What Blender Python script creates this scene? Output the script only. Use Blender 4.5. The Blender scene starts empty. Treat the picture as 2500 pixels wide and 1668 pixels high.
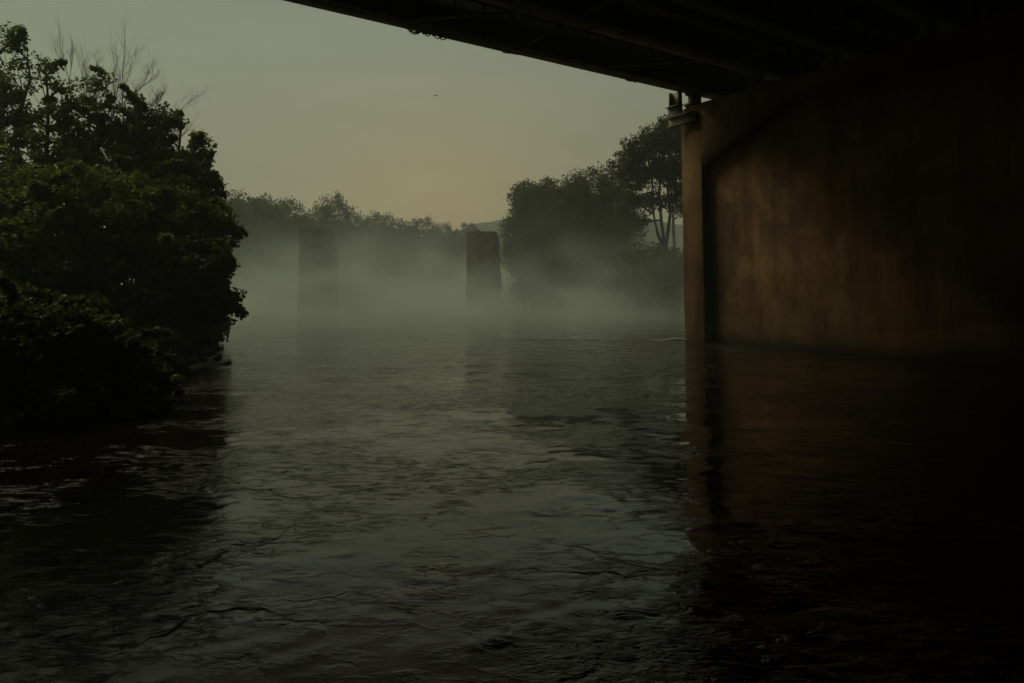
import bpy, math, random
import numpy as np
from mathutils import Vector, Matrix
R = math.radians
S = bpy.context.scene
COL = S.collection

# ------------------------------------------------------------------ camera
H = 3.0                       # eye height above the river
PITCH = R(4.0)
FPX = 1660.0                  # focal length in pixels of the 2500 px wide photograph
cam_d = bpy.data.cameras.new('camera')
cam = bpy.data.objects.new('camera', cam_d); COL.objects.link(cam)
cam.location = (0, 0, H)
cam.rotation_euler = (R(90) + PITCH, 0, 0)
cam_d.sensor_width = 36.0
cam_d.lens = FPX / 2500 * 36
OPT_Y = 707 - FPX * math.tan(PITCH)
cam_d.shift_y = -(834 - OPT_Y) / 2500
cam_d.clip_end = 6000
cam_d.clip_start = 0.1
S.camera = cam

def ray(px, py):
    a = (px - 1250) / FPX; b = (OPT_Y - py) / FPX
    c, s = math.cos(PITCH), math.sin(PITCH)
    return (a, c - b * s, s + b * c)
def at(px, py, Y):            # world point seen at a photo pixel, Y metres ahead
    r = ray(px, py); t = Y / r[1]
    return (r[0] * t, Y, H + r[2] * t)

# ------------------------------------------------------------------ world
SUN_AZ, SUN_EL = R(-6), R(3)
w = bpy.data.worlds.new('World'); S.world = w; w.use_nodes = True
nt = w.node_tree; N = nt.nodes; L = nt.links
for n in list(N): N.remove(n)
out = N.new('ShaderNodeOutputWorld')
tc = N.new('ShaderNodeTexCoord'); sep = N.new('ShaderNodeSeparateXYZ')
L.new(tc.outputs['Generated'], sep.inputs[0])
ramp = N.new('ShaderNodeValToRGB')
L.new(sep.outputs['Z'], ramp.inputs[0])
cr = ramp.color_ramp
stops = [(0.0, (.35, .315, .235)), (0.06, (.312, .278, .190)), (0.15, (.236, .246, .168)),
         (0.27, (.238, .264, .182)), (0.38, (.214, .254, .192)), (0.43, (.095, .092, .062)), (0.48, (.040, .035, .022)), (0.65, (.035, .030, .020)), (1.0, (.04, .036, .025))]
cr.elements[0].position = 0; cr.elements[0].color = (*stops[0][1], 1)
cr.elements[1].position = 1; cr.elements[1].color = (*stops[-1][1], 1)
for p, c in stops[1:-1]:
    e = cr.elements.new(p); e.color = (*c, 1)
# thin, barely visible veils of cloud
mp = N.new('ShaderNodeMapping'); mp.inputs['Scale'].default_value = (1.2, 1.2, 9)
L.new(tc.outputs['Generated'], mp.inputs[0])
cn = N.new('ShaderNodeTexNoise'); cn.inputs['Scale'].default_value = 2.2; cn.inputs['Detail'].default_value = 5
L.new(mp.outputs[0], cn.inputs['Vector'])
cm = N.new('ShaderNodeMapRange'); cm.inputs[1].default_value = .3; cm.inputs[2].default_value = .7
cm.inputs[3].default_value = .95; cm.inputs[4].default_value = 1.055
L.new(cn.outputs['Fac'], cm.inputs[0])
mul = N.new('ShaderNodeVectorMath'); mul.operation = 'SCALE'
az = N.new('ShaderNodeMapRange'); az.inputs[1].default_value = -.6; az.inputs[2].default_value = .6      # dimmer away from the dawn
az.inputs[3].default_value = .22; az.inputs[4].default_value = 1.0
L.new(sep.outputs['Y'], az.inputs[0])
am = N.new('ShaderNodeMath'); am.operation = 'MULTIPLY'; L.new(az.outputs[0], am.inputs[0]); L.new(cm.outputs[0], am.inputs[1])
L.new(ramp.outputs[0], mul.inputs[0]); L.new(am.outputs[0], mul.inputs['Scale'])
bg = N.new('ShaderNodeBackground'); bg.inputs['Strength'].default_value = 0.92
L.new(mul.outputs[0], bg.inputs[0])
sky = N.new('ShaderNodeTexSky'); sky.sky_type = 'NISHITA'; sky.sun_disc = False
sky.sun_elevation = SUN_EL; sky.sun_rotation = SUN_AZ; sky.dust_density = 3
bg2 = N.new('ShaderNodeBackground'); bg2.inputs['Strength'].default_value = 0.006
L.new(sky.outputs[0], bg2.inputs[0])
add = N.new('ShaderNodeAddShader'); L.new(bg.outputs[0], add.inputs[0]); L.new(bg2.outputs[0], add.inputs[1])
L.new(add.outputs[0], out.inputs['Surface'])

# ------------------------------------------------------------------ sun (broad veiled glow, raised high on the left to light mist and foliage)
sd = bpy.data.lights.new('sun', 'SUN'); sd.energy = 2.1; sd.angle = R(36); sd.color = (1, .95, .70)
so = bpy.data.objects.new('sun', sd); COL.objects.link(so)
so.rotation_euler = Vector((.74, -.36, -1.0)).to_track_quat('-Z', 'Y').to_euler()   # veiled glow, high on the left
so.location = (-60, 60, 80)

S.view_settings.view_transform = 'Standard'; S.view_settings.look = 'None'
S.view_settings.exposure = 0.0; S.view_settings.gamma = 1.0
cy = S.cycles
cy.max_bounces = 7; cy.diffuse_bounces = 3; cy.glossy_bounces = 3; cy.transmission_bounces = 3
cy.volume_bounces = 1; cy.transparent_max_bounces = 8
cy.use_denoising = True
cy.volume_step_rate = 1.0; cy.volume_max_steps = 64
cy.caustics_reflective = False; cy.caustics_refractive = False

# ------------------------------------------------------------------ materials
def mat(name):
    m = bpy.data.materials.new(name); m.use_nodes = True
    nt = m.node_tree
    for n in list(nt.nodes): nt.nodes.remove(n)
    o = nt.nodes.new('ShaderNodeOutputMaterial')
    return m, nt.nodes, nt.links, o
def sock(L, a, b): L.new(a, b)

def leaf_mat(name, ca, cb, trans=0.5):
    m, N, L, o = mat(name)
    at_ = N.new('ShaderNodeAttribute'); at_.attribute_name = 'tint'
    mx = N.new('ShaderNodeMix'); mx.data_type = 'RGBA'
    mx.inputs[6].default_value = (*ca, 1); mx.inputs[7].default_value = (*cb, 1)
    L.new(at_.outputs['Fac'], mx.inputs[0])
    p = N.new('ShaderNodeBsdfPrincipled'); p.inputs['Roughness'].default_value = .55
    p.inputs['Specular IOR Level'].default_value = .25
    L.new(mx.outputs[2], p.inputs['Base Color'])
    t = N.new('ShaderNodeBsdfTranslucent')
    L.new(mx.outputs[2], t.inputs['Color'])
    ms = N.new('ShaderNodeMixShader'); ms.inputs[0].default_value = trans
    L.new(p.outputs[0], ms.inputs[1]); L.new(t.outputs[0], ms.inputs[2])
    L.new(ms.outputs[0], o.inputs['Surface'])
    return m
M_leaf_near = leaf_mat('maple leaves', (.065, .088, .010), (.16, .21, .018))
M_leaf_shrub = leaf_mat('shrub leaves', (.042, .056, .008), (.10, .13, .014))
M_leaf_mid = leaf_mat('bank leaves', (.030, .036, .010), (.075, .088, .022))
M_leaf_far = leaf_mat('far leaves', (.040, .048, .018), (.080, .090, .030))

def plain(name, c1, c2, scale, rough=.85, bump=.3, bscale=None, metal=0, stretch=(1, 1, 1), detail=6):
    m, N, L, o = mat(name)
    tc = N.new('ShaderNodeTexCoord'); mp = N.new('ShaderNodeMapping'); mp.inputs['Scale'].default_value = stretch
    L.new(tc.outputs['Object'], mp.inputs[0])
    n = N.new('ShaderNodeTexNoise'); n.inputs['Scale'].default_value = scale; n.inputs['Detail'].default_value = detail
    n.inputs['Roughness'].default_value = .6
    L.new(mp.outputs[0], n.inputs['Vector'])
    r = N.new('ShaderNodeValToRGB'); r.color_ramp.elements[0].position = .35; r.color_ramp.elements[1].position = .65
    r.color_ramp.elements[0].color = (*c1, 1); r.color_ramp.elements[1].color = (*c2, 1)
    L.new(n.outputs['Fac'], r.inputs[0])
    p = N.new('ShaderNodeBsdfPrincipled'); p.inputs['Roughness'].default_value = rough; p.inputs['Metallic'].default_value = metal
    L.new(r.outputs[0], p.inputs['Base Color'])
    b = N.new('ShaderNodeBump'); b.inputs['Strength'].default_value = bump; b.inputs['Distance'].default_value = .05
    n2 = N.new('ShaderNodeTexNoise'); n2.inputs['Scale'].default_value = bscale or scale * 4; n2.inputs['Detail'].default_value = 5
    L.new(mp.outputs[0], n2.inputs['Vector']); L.new(n2.outputs['Fac'], b.inputs['Height']); L.new(b.outputs[0], p.inputs['Normal'])
    L.new(p.outputs[0], o.inputs['Surface'])
    return m
M_bark = plain('bark', (.035, .028, .018), (.08, .065, .045), 6, stretch=(1, 1, .25))
M_twig = plain('dead twigs', (.05, .045, .03), (.09, .08, .06), 8)
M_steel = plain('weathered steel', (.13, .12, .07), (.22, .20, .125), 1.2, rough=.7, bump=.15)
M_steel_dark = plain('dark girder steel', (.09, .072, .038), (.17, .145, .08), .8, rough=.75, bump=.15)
M_steel_shade = plain('shaded girder steel', (.012, .010, .006), (.028, .022, .013), .8, rough=.8, bump=.1)  # under-deck shade put into the steel colour
M_slab = plain('dark deck underside', (.022, .018, .012), (.045, .038, .026), .6)  # one very dark colour for the slab and parapets
M_soil = plain('damp soil', (.025, .022, .013), (.05, .045, .025), .8, bump=.6)
M_hill = plain('wooded hill', (.030, .038, .020), (.055, .065, .032), .03, bump=1, bscale=.2)
M_feather = plain('dark feathers', (.02, .02, .02), (.04, .04, .035), 20)
M_grass = leaf_mat('bank grass', (.04, .045, .014), (.075, .08, .025), .25)
M_foam = plain('foam', (.35, .36, .32), (.5, .5, .46), 12, rough=.5)
M_cloth = plain('hanging rag', (.03, .028, .02), (.06, .055, .04), 12)

def concrete(name):
    """old board-marked river concrete: rust-brown wash, vertical drips, pour joints, tide mark"""
    m, N, L, o = mat(name)
    tc = N.new('ShaderNodeTexCoord')
    sp = N.new('ShaderNodeSeparateXYZ'); L.new(tc.outputs['Object'], sp.inputs[0])
    def noise(scale, stretch, detail=6, rough=.6, dist=0):
        mp = N.new('ShaderNodeMapping'); mp.inputs['Scale'].default_value = stretch
        L.new(tc.outputs['Object'], mp.inputs[0])
        n = N.new('ShaderNodeTexNoise'); n.inputs['Scale'].default_value = scale; n.inputs['Detail'].default_value = detail
        n.inputs['Roughness'].default_value = rough; n.inputs['Distortion'].default_value = dist
        L.new(mp.outputs[0], n.inputs['Vector']); return n.outputs['Fac']
    def rmp(f, a, b, ca=(0, 0, 0), cb=(1, 1, 1)):
        r = N.new('ShaderNodeValToRGB'); r.color_ramp.elements[0].position = a; r.color_ramp.elements[1].position = b
        r.color_ramp.elements[0].color = (*ca, 1); r.color_ramp.elements[1].color = (*cb, 1)
        L.new(f, r.inputs[0]); return r.outputs[0]
    def mix(f, a, b, mode='MIX'):
        x = N.new('ShaderNodeMix'); x.data_type = 'RGBA'; x.blend_type = mode
        if isinstance(f, (int, float)): x.inputs[0].default_value = f
        else: L.new(f, x.inputs[0])
        for k, v in ((6, a), (7, b)):
            if isinstance(v, tuple): x.inputs[k].default_value = (*v, 1)
            else: L.new(v, x.inputs[k])
        return x.outputs[2]
    def math_(op, a, b=None, c=None):
        x = N.new('ShaderNodeMath'); x.operation = op
        for k, v in enumerate((a, b, c)):
            if v is None: continue
            if isinstance(v, (int, float)): x.inputs[k].default_value = v
            else: L.new(v, x.inputs[k])
        return x.outputs[0]
    base = rmp(noise(.35, (1, 1, 1), 8), .35, .68, (.060, .030, .009), (.175, .094, .032))
    base = mix(rmp(noise(1.1, (1, 1, .12), 7, .65), .46, .74), base, (.038, .018, .006))       # broad drips
    base = mix(rmp(noise(5.5, (1, 1, .05), 5, .6), .62, 1.0), base, (.16, .10, .045))            # pale lime runs
    base = mix(rmp(noise(3.5, (1, 1, .8), 9, .7), .52, .85), base, (.048, .024, .008))
    base = mix(rmp(noise(.55, (1, 1, .7), 8, .65), .52, .75), base, (.19, .115, .046))              # blotches
    base = mix(rmp(noise(.9, (1, 1, .3), 6, .6), .66, .85), base, (.030, .020, .010))         # dark stains
    zz = math_('ADD', sp.outputs['Z'], math_('MULTIPLY', noise(.8, (1, 1, .01), 3), .25))
    jz = math_('FRACT', math_('DIVIDE', zz, 1.42))
    joint = math_('LESS_THAN', math_('ABSOLUTE', math_('SUBTRACT', jz, .5)), .010)
    jx = math_('FRACT', math_('DIVIDE', sp.outputs['Y'], 2.44))
    jointx = math_('LESS_THAN', math_('ABSOLUTE', math_('SUBTRACT', jx, .5)), .006)
    jm = math_('MULTIPLY', math_('MAXIMUM', joint, jointx), rmp(noise(.5, (1, 1, 1), 4), .36, .5))
    base = mix(math_('MULTIPLY', jm, .6), base, (.03, .019, .010))
    # tide mark: damp band just above the river
    wet = N.new('ShaderNodeMapRange'); wet.inputs[1].default_value = .40; wet.inputs[2].default_value = .85
    wet.inputs[3].default_value = 1; wet.inputs[4].default_value = 0
    L.new(math_('ADD', sp.outputs['Z'], math_('MULTIPLY', noise(1.2, (1, 1, .2), 6, .7), .55)), wet.inputs[0])
    base = mix(math_('MULTIPLY', wet.outputs[0], .85), base, (.030, .022, .012))
    p = N.new('ShaderNodeBsdfPrincipled'); p.inputs['Roughness'].default_value = .9
    p.inputs['Specular IOR Level'].default_value = .25
    L.new(base, p.inputs['Base Color'])
    bz = math_('FRACT', math_('DIVIDE', sp.outputs['Z'], .15))
    board = math_('LESS_THAN', bz, .08)
    hgt = math_('SUBTRACT', math_('ADD', noise(9, (1, 1, 1), 6, .65), math_('MULTIPLY', noise(1.2, (1, 1, 1), 3), .6)),
                math_('ADD', math_('MULTIPLY', board, .12), math_('MULTIPLY', jm, .6)))
    b = N.new('ShaderNodeBump'); b.inputs['Strength'].default_value = .5; b.inputs['Distance'].default_value = .03
    L.new(hgt, b.inputs['Height']); L.new(b.outputs[0], p.inputs['Normal'])
    L.new(p.outputs[0], o.inputs['Surface'])
    return m
M_conc = concrete('stained pier concrete')

def masonry(name, c1, c2, cm):
    m, N, L, o = mat(name)
    tc = N.new('ShaderNodeTexCoord')
    sp = N.new('ShaderNodeSeparateXYZ'); L.new(tc.outputs['Object'], sp.inputs[0])
    ad = N.new('ShaderNodeMath'); ad.operation = 'ADD'; L.new(sp.outputs['X'], ad.inputs[0]); L.new(sp.outputs['Y'], ad.inputs[1])
    cb = N.new('ShaderNodeCombineXYZ'); L.new(ad.outputs[0], cb.inputs[0]); L.new(sp.outputs['Z'], cb.inputs[1])
    br = N.new('ShaderNodeTexBrick'); br.inputs['Scale'].default_value = 1
    br.inputs['Brick Width'].default_value = 1.15; br.inputs['Row Height'].default_value = .52; br.inputs['Mortar Size'].default_value = .035
    br.inputs['Color1'].default_value = (*c1, 1); br.inputs['Color2'].default_value = (*c2, 1); br.inputs['Mortar'].default_value = (*cm, 1)
    L.new(cb.outputs[0], br.inputs['Vector'])
    n = N.new('ShaderNodeTexNoise'); n.inputs['Scale'].default_value = .9; n.inputs['Detail'].default_value = 7
    L.new(tc.outputs['Object'], n.inputs['Vector'])
    r = N.new('ShaderNodeValToRGB'); r.color_ramp.elements[0].position = .4; r.color_ramp.elements[1].position = .62
    r.color_ramp.elements[0].color = (.35, .33, .3, 1); r.color_ramp.elements[1].color = (1, 1, 1, 1)
    L.new(n.outputs['Fac'], r.inputs[0])
    mx = N.new('ShaderNodeMix'); mx.data_type = 'RGBA'; mx.blend_type = 'MULTIPLY'; mx.inputs[0].default_value = .8
    L.new(br.outputs['Color'], mx.inputs[6]); L.new(r.outputs[0], mx.inputs[7])
    p = N.new('ShaderNodeBsdfPrincipled'); p.inputs['Roughness'].default_value = .9
    L.new(mx.outputs[2], p.inputs['Base Color'])
    b = N.new('ShaderNodeBump'); b.inputs['Strength'].default_value = .8; b.inputs['Distance'].default_value = .06; b.invert = True
    L.new(br.outputs['Fac'], b.inputs['Height']); L.new(b.outputs[0], p.inputs['Normal'])
    L.new(p.outputs[0], o.inputs['Surface'])
    return m
M_stone = masonry('dark ashlar', (.14, .13, .10), (.22, .205, .16), (.07, .065, .05))
M_stone_red = masonry('brown ashlar', (.27, .19, .125), (.36, .26, .175), (.10, .08, .06))

# river water
def water_mat():
    m, N, L, o = mat('river water')
    tc = N.new('ShaderNodeTexCoord')
    def noise(scale, stretch, detail, rough=.55, dist=0., src=None):
        mp = N.new('ShaderNodeMapping'); mp.inputs['Scale'].default_value = stretch
        mp.inputs['Rotation'].default_value = (0, 0, R(6))
        L.new(tc.outputs['Object'], mp.inputs[0])
        n = N.new('ShaderNodeTexNoise'); n.inputs['Scale'].default_value = scale; n.inputs['Detail'].default_value = detail
        n.inputs['Roughness'].default_value = rough; n.inputs['Distortion'].default_value = dist
        L.new(mp.outputs[0], n.inputs['Vector']); return n.outputs['Fac']
    def math_(op, a, b=None):
        x = N.new('ShaderNodeMath'); x.operation = op
        for k, v in enumerate((a, b)):
            if v is None: continue
            if isinstance(v, (int, float)): x.inputs[k].default_value = v
            else: L.new(v, x.inputs[k])
        return x.outputs[0]
    def mr(f, a, b, c, d):
        x = N.new('ShaderNodeMapRange'); x.interpolation_type = 'SMOOTHSTEP'
        for k, v in ((1, a), (2, b), (3, c), (4, d)): x.inputs[k].default_value = v
        L.new(f, x.inputs[0]); return x.outputs[0]
    at_ = N.new('ShaderNodeAttribute'); at_.attribute_name = 'rough_patch'
    # boils: smooth upwellings with sharp seams between them where small ripples pile up
    def warp(scale, amp):
        n = N.new('ShaderNodeTexNoise'); n.inputs['Scale'].default_value = scale; n.inputs['Detail'].default_value = 4
        n.inputs['Roughness'].default_value = .55
        L.new(tc.outputs['Object'], n.inputs['Vector'])
        a = N.new('ShaderNodeVectorMath'); a.operation = 'SUBTRACT'; a.inputs[1].default_value = (.5, .5, .5); L.new(n.outputs['Color'], a.inputs[0])
        b_ = N.new('ShaderNodeVectorMath'); b_.operation = 'SCALE'; b_.inputs['Scale'].default_value = amp; L.new(a.outputs[0], b_.inputs[0])
        c = N.new('ShaderNodeVectorMath'); c.operation = 'ADD'; L.new(tc.outputs['Object'], c.inputs[0]); L.new(b_.outputs[0], c.inputs[1])
        return c.outputs[0]
    def cells(vec, scale, stretch):
        mp = N.new('ShaderNodeMapping'); mp.inputs['Scale'].default_value = stretch; L.new(vec, mp.inputs[0])
        vo = N.new('ShaderNodeTexVoronoi'); vo.feature = 'DISTANCE_TO_EDGE'; vo.voronoi_dimensions = '2D'; vo.inputs['Scale'].default_value = scale
        L.new(mp.outputs[0], vo.inputs['Vector']); return vo.outputs['Distance']
    w1 = warp(.55, 3.4); w2 = warp(1.3, 1.5)
    e1 = cells(w1, .36, (.8, 1.15, 1)); e2 = cells(w2, .8, (.75, 1.3, 1))
    vis1 = mr(noise(.33, (1, 1, 1), 3), .42, .60, 0.0, 1.0); vis2 = mr(noise(.45, (1.2, .9, 1), 3, .5, .5), .50, .66, 0.0, 1.0)
    seam = math_('ADD', math_('MULTIPLY', mr(e1, 0.0, .055, 1.0, 0.0), math_('MULTIPLY', vis1, .012)),
                 math_('MULTIPLY', mr(e2, 0.0, .070, 1.0, 0.0), math_('MULTIPLY', vis2, .004)))
    near = math_('MAXIMUM', math_('MULTIPLY', mr(e1, .02, .26, 1.0, 0.0), vis1), math_('MULTIPLY', mr(e2, .02, .30, .7, 0.0), vis2))
    patch = mr(noise(.20, (.45, 1.25, 1), 4, .6, 1.4), .52, .64, .0, .9)
    patch = math_('ADD', math_('MAXIMUM', math_('MULTIPLY', patch, at_.outputs['Fac']), mr(at_.outputs['Fac'], .74, 1.05, 0.0, .9)), math_('MULTIPLY', near, .9))
    patch = math_('MAXIMUM', patch, math_('MULTIPLY', at_.outputs['Fac'], .13))
    rip = noise(4.6, (.60, 1.35, 1), 5, .64, .9)
    fine = noise(15, (.62, 1.25, 1), 3, .6, .5)
    rip = mr(rip, .48, .82, 0.0, .040)      # mostly level, with separate little crests
    h = math_('ADD', rip, math_('MULTIPLY', fine, .0075))
    h = math_('MULTIPLY', h, patch)
    h = math_('SUBTRACT', h, seam)
    b = N.new('ShaderNodeBump'); b.inputs['Strength'].default_value = 1.0; b.inputs['Distance'].default_value = 1.0
    L.new(h, b.inputs['Height'])
    p = N.new('ShaderNodeBsdfPrincipled')
    p.inputs['Base Color'].default_value = (.012, .008, .004, 1)
    p.inputs['Roughness'].default_value = .02
    p.inputs['IOR'].default_value = 1.46
    L.new(b.outputs[0], p.inputs['Normal'])
    L.new(p.outputs[0], o.inputs['Surface'])
    return m
M_water = water_mat()

# ------------------------------------------------------------------ mesh helpers
def tagit(o, label=None, cat=None, group=None, kind=None):
    if label: o['label'] = label
    if cat: o['category'] = cat
    if group: o['group'] = group
    if kind: o['kind'] = kind
    return o
def empty(name, loc, label, cat, group=None, rz=0):
    o = bpy.data.objects.new(name, None); COL.objects.link(o)
    o.location = loc; o.rotation_euler.z = rz; o.empty_display_size = .3
    return tagit(o, label, cat, group)
def mesh_np(name, V, F, m, parent=None, smooth=False, tint=None, tintname='tint'):
    """V (n,3); F list of (k,) arrays or an (m,k) array"""
    me = bpy.data.meshes.new(name)
    if isinstance(F, np.ndarray):
        k = F.shape[1]; loops = F.ravel(); starts = np.arange(0, len(loops), k); tot = np.full(len(F), k)
    else:
        loops = np.concatenate([f.ravel() for f in F]); tot = np.concatenate([np.full(len(f), f.shape[1]) for f in F])
        starts = np.concatenate([[0], np.cumsum(tot)[:-1]])
    me.vertices.add(len(V)); me.vertices.foreach_set('co', np.asarray(V, np.float32).ravel())
    me.loops.add(len(loops)); me.loops.foreach_set('vertex_index', loops.astype(np.int32))
    me.polygons.add(len(tot)); me.polygons.foreach_set('loop_start', starts.astype(np.int32))
    me.polygons.foreach_set('loop_total', tot.astype(np.int32))
    if smooth: me.polygons.foreach_set('use_smooth', np.ones(len(tot), bool))
    if tint is not None:
        a = me.attributes.new(tintname, 'FLOAT', 'POINT'); a.data.foreach_set('value', np.asarray(tint, np.float32))
    me.materials.append(m); me.update(calc_edges=True); me.validate()
    o = bpy.data.objects.new(name, me); COL.objects.link(o)
    if parent: o.parent = parent
    return o

class MB:
    def __init__(s): s.V = []; s.F = {}; s.n = 0
    def add(s, V, F):
        F = np.asarray(F); s.V.append(np.asarray(V, float)); s.F.setdefault(F.shape[1], []).append(F + s.n); s.n += len(V)
    def box(s, c, sz, axes=None, bev=0):
        x, y, z = [v / 2 for v in sz]
        P = np.array([[a * x, b * y, d * z] for d in (-1, 1) for b in (-1, 1) for a in (-1, 1)])
        if axes is not None: P = P @ np.array(axes)
        s.add(P + np.array(c), [[0, 2, 3, 1], [4, 5, 7, 6], [0, 1, 5, 4], [2, 6, 7, 3], [0, 4, 6, 2], [1, 3, 7, 5]])
    def tube(s, pts, rad, sides=6, cap=True):
        pts = np.asarray(pts, float); n = len(pts)
        rad = np.broadcast_to(rad, (n,))
        T = np.gradient(pts, axis=0); T /= np.linalg.norm(T, axis=1)[:, None] + 1e-9
        up = np.array([0, 0, 1.]) if abs(T[0][2]) < .9 else np.array([1., 0, 0])
        A = np.cross(T, up); A /= np.linalg.norm(A, axis=1)[:, None] + 1e-9
        B = np.cross(T, A)
        a = np.arange(sides) / sides * 2 * np.pi
        V = pts[:, None] + rad[:, None, None] * (np.cos(a)[None, :, None] * A[:, None] + np.sin(a)[None, :, None] * B[:, None])
        V = V.reshape(-1, 3)
        i = np.arange(n - 1)[:, None] * sides; j = np.arange(sides)[None]; k = (j + 1) % sides
        F = np.stack([i + j, i + k, i + sides + k, i + sides + j], -1).reshape(-1, 4)
        s.add(V, F)
    def prism(s, poly, z0, z1, tr=None):
        """poly (n,2), extruded z0..z1; tr maps the point array"""
        n = len(poly); P = np.array([[x, y, z] for z in (z0, z1) for x, y in poly], float)
        if tr is not None: P = tr(P)
        b = s.n; s.V.append(P); s.n += 2 * n
        q = [[b + i, b + (i + 1) % n, b + n + (i + 1) % n, b + n + i] for i in range(n)]
        s.F.setdefault(4, []).append(np.array(q))
        s.F.setdefault(n, []).append(np.array([[b + i for i in range(n)][::-1]])); s.F.setdefault(n, []).append(np.array([[b + n + i for i in range(n)]]))
    def build(s, name, m, parent=None, smooth=False, bevel=0):
        F = [np.concatenate(v) for v in s.F.values()]
        o = mesh_np(name, np.concatenate(s.V), F, m, parent, smooth)
        if bevel:
            b = o.modifiers.new('bevel', 'BEVEL'); b.width = bevel; b.segments = 2; b.limit_method = 'ANGLE'
        return o

# numpy value noise
_rs = np.random.RandomState(7); _T = _rs.rand(256, 256)
def vnoise(x, y, seed=0):
    x = np.asarray(x) + seed * 17.31; y = np.asarray(y) + seed * 9.73
    xi = np.floor(x).astype(int); yi = np.floor(y).astype(int)
    fx = x - xi; fy = y - yi
    fx = fx * fx * fx * (fx * (fx * 6 - 15) + 10); fy = fy * fy * fy * (fy * (fy * 6 - 15) + 10)
    a = _T[xi % 256, yi % 256]; b = _T[(xi + 1) % 256, yi % 256]; c = _T[xi % 256, (yi + 1) % 256]; d = _T[(xi + 1) % 256, (yi + 1) % 256]
    return (a * (1 - fx) + b * fx) * (1 - fy) + (c * (1 - fx) + d * fx) * fy
def fbm(x, y, o=4, seed=0, g=.5):
    s = 0; a = 1; t = 0
    for k in range(o):
        s = s + a * vnoise(x * 2 ** k, y * 2 ** k, seed + k * 3); t += a; a *= g
    return s / t
def sstep(a, b, x):
    t = np.clip((x - a) / (b - a), 0, 1); return t * t * (3 - 2 * t)

# ------------------------------------------------------------------ river bed and banks
_yl = [-400, -60, 0, 17, 28, 45, 70, 104, 122, 134, 146, 159, 177, 195, 232, 270, 330, 430]
_xl = [-30, -14, -12, -12, -14, -20, -33, -41.5, -41, -35.4, -30, -24.4, -17, -12, -4, 20, 62, 115]
_yr = [-400, -60, 60, 72, 85, 100, 120, 150, 180, 230, 300, 420]
_xr = [50, 46, 34, 24, 14, 6, 2, 4, 12, 40, 90, 150]
def bank_dist(x, y):
    wob = (fbm(x * .12, y * .12, 3, 5) - .5) * 3
    l = np.interp(y, _yl, _xl) + wob; r = np.interp(y, _yr, _xr) + wob
    return np.maximum(l - x, x - r)
def ground_z(x, y):
    d = bank_dist(x, y)
    z = -1.6 + 2.9 * sstep(-2.2, 3.0, d) + 1.2 * sstep(3, 40, d) + (fbm(x * .3, y * .3, 3, 9) - .5) * .5 * sstep(0, 4, d)
    z = np.where(y > 420, 1.5, z)
    # the low shelf behind the camera
    return z
def axis(lo, hi, fa, fb, step, grow=1.12, mx=1e9):
    a = list(np.arange(fa, fb + step, step))
    s = step
    while a[-1] < hi: s = min(s * grow, mx); a.append(a[-1] + s)
    s = step
    while a[0] > lo: s = min(s * grow, mx); a.insert(0, a[0] - s)
    return np.array(a)
def sheet(name, xs, ys, zf, m, parent=None, smooth=True, tintf=None, tn='tint'):
    X, Y = np.meshgrid(xs, ys)
    Z = zf(X, Y); nx, ny = len(xs), len(ys)
    V = np.stack([X, Y, Z], -1).reshape(-1, 3)
    i = np.arange(ny - 1)[:, None] * nx; j = np.arange(nx - 1)[None]
    F = np.stack([i + j, i + j + 1, i + nx + j + 1, i + nx + j], -1).reshape(-1, 4)
    return mesh_np(name, V, F, m, parent, smooth, None if tintf is None else tintf(X, Y).ravel(), tn)
g = sheet('ground', axis(-3000, 3000, -60, 60, 1.2), axis(-600, 4000, -30, 200, 1.2), ground_z, M_soil)
tagit(g, kind='structure')

# far wooded hills
def hill_sheet(name, x0, x1, y0, y1, f):
    o = sheet(name, np.linspace(x0, x1, 160), np.linspace(y0, y1, 60), f, M_hill)
    tagit(o, kind='structure')
def hz(x, y):
    e = sstep(335, 460, y) * (1 - sstep(500, 610, y))
    t = np.interp(x, [-330, -130, -65, -26, 20, 72, 112, 170, 250, 400], [20, 20, 22, 47, 56, 54, 46, 42, 38, 38])
    return -2 + e * t * (.93 + .14 * fbm(x * .02, y * .02, 4, 3)) + e * 3 * fbm(x * .12, y * .12, 3, 8)
hill_sheet('hills', -400, 500, 330, 620, hz)

# ------------------------------------------------------------------ water
def eddy(x, y, cx, cy, r, n=2.0):
    dx = x - cx; dy = (y - cy)
    d = np.sqrt(dx * dx + dy * dy) / r; a = np.arctan2(dy, dx)
    return np.exp(-d * d * .7) * np.sin(d * 7 + a * n)
def water_patch(x, y):
    p = sstep(.36, .66, fbm(x * .14, y * .30, 4, 21))
    # calm pool upstream of the concrete pier, lively water left of it
    lineY = 47 - (x - 9) * 1.2
    calm = sstep(-3, 5, y - (43 + (9 - x) * .35)) * sstep(-9, -2, x)
    band = np.exp(-((y - (19.6 + .5 * np.sin(x * .8))) / 1.9) ** 2) * sstep(-8, -4, x) * sstep(6, 3, x)
    v = np.clip(p * .80 + band * .9 + .12 + .5 * sstep(5, 9, x) * (y < 42), 0, 1)
    v = np.clip(v + .10 * sstep(16, 9, y), 0, 1.1) * (1 - .75 * calm)
    return v * (1 - .35 * sstep(60, 120, y))
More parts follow.
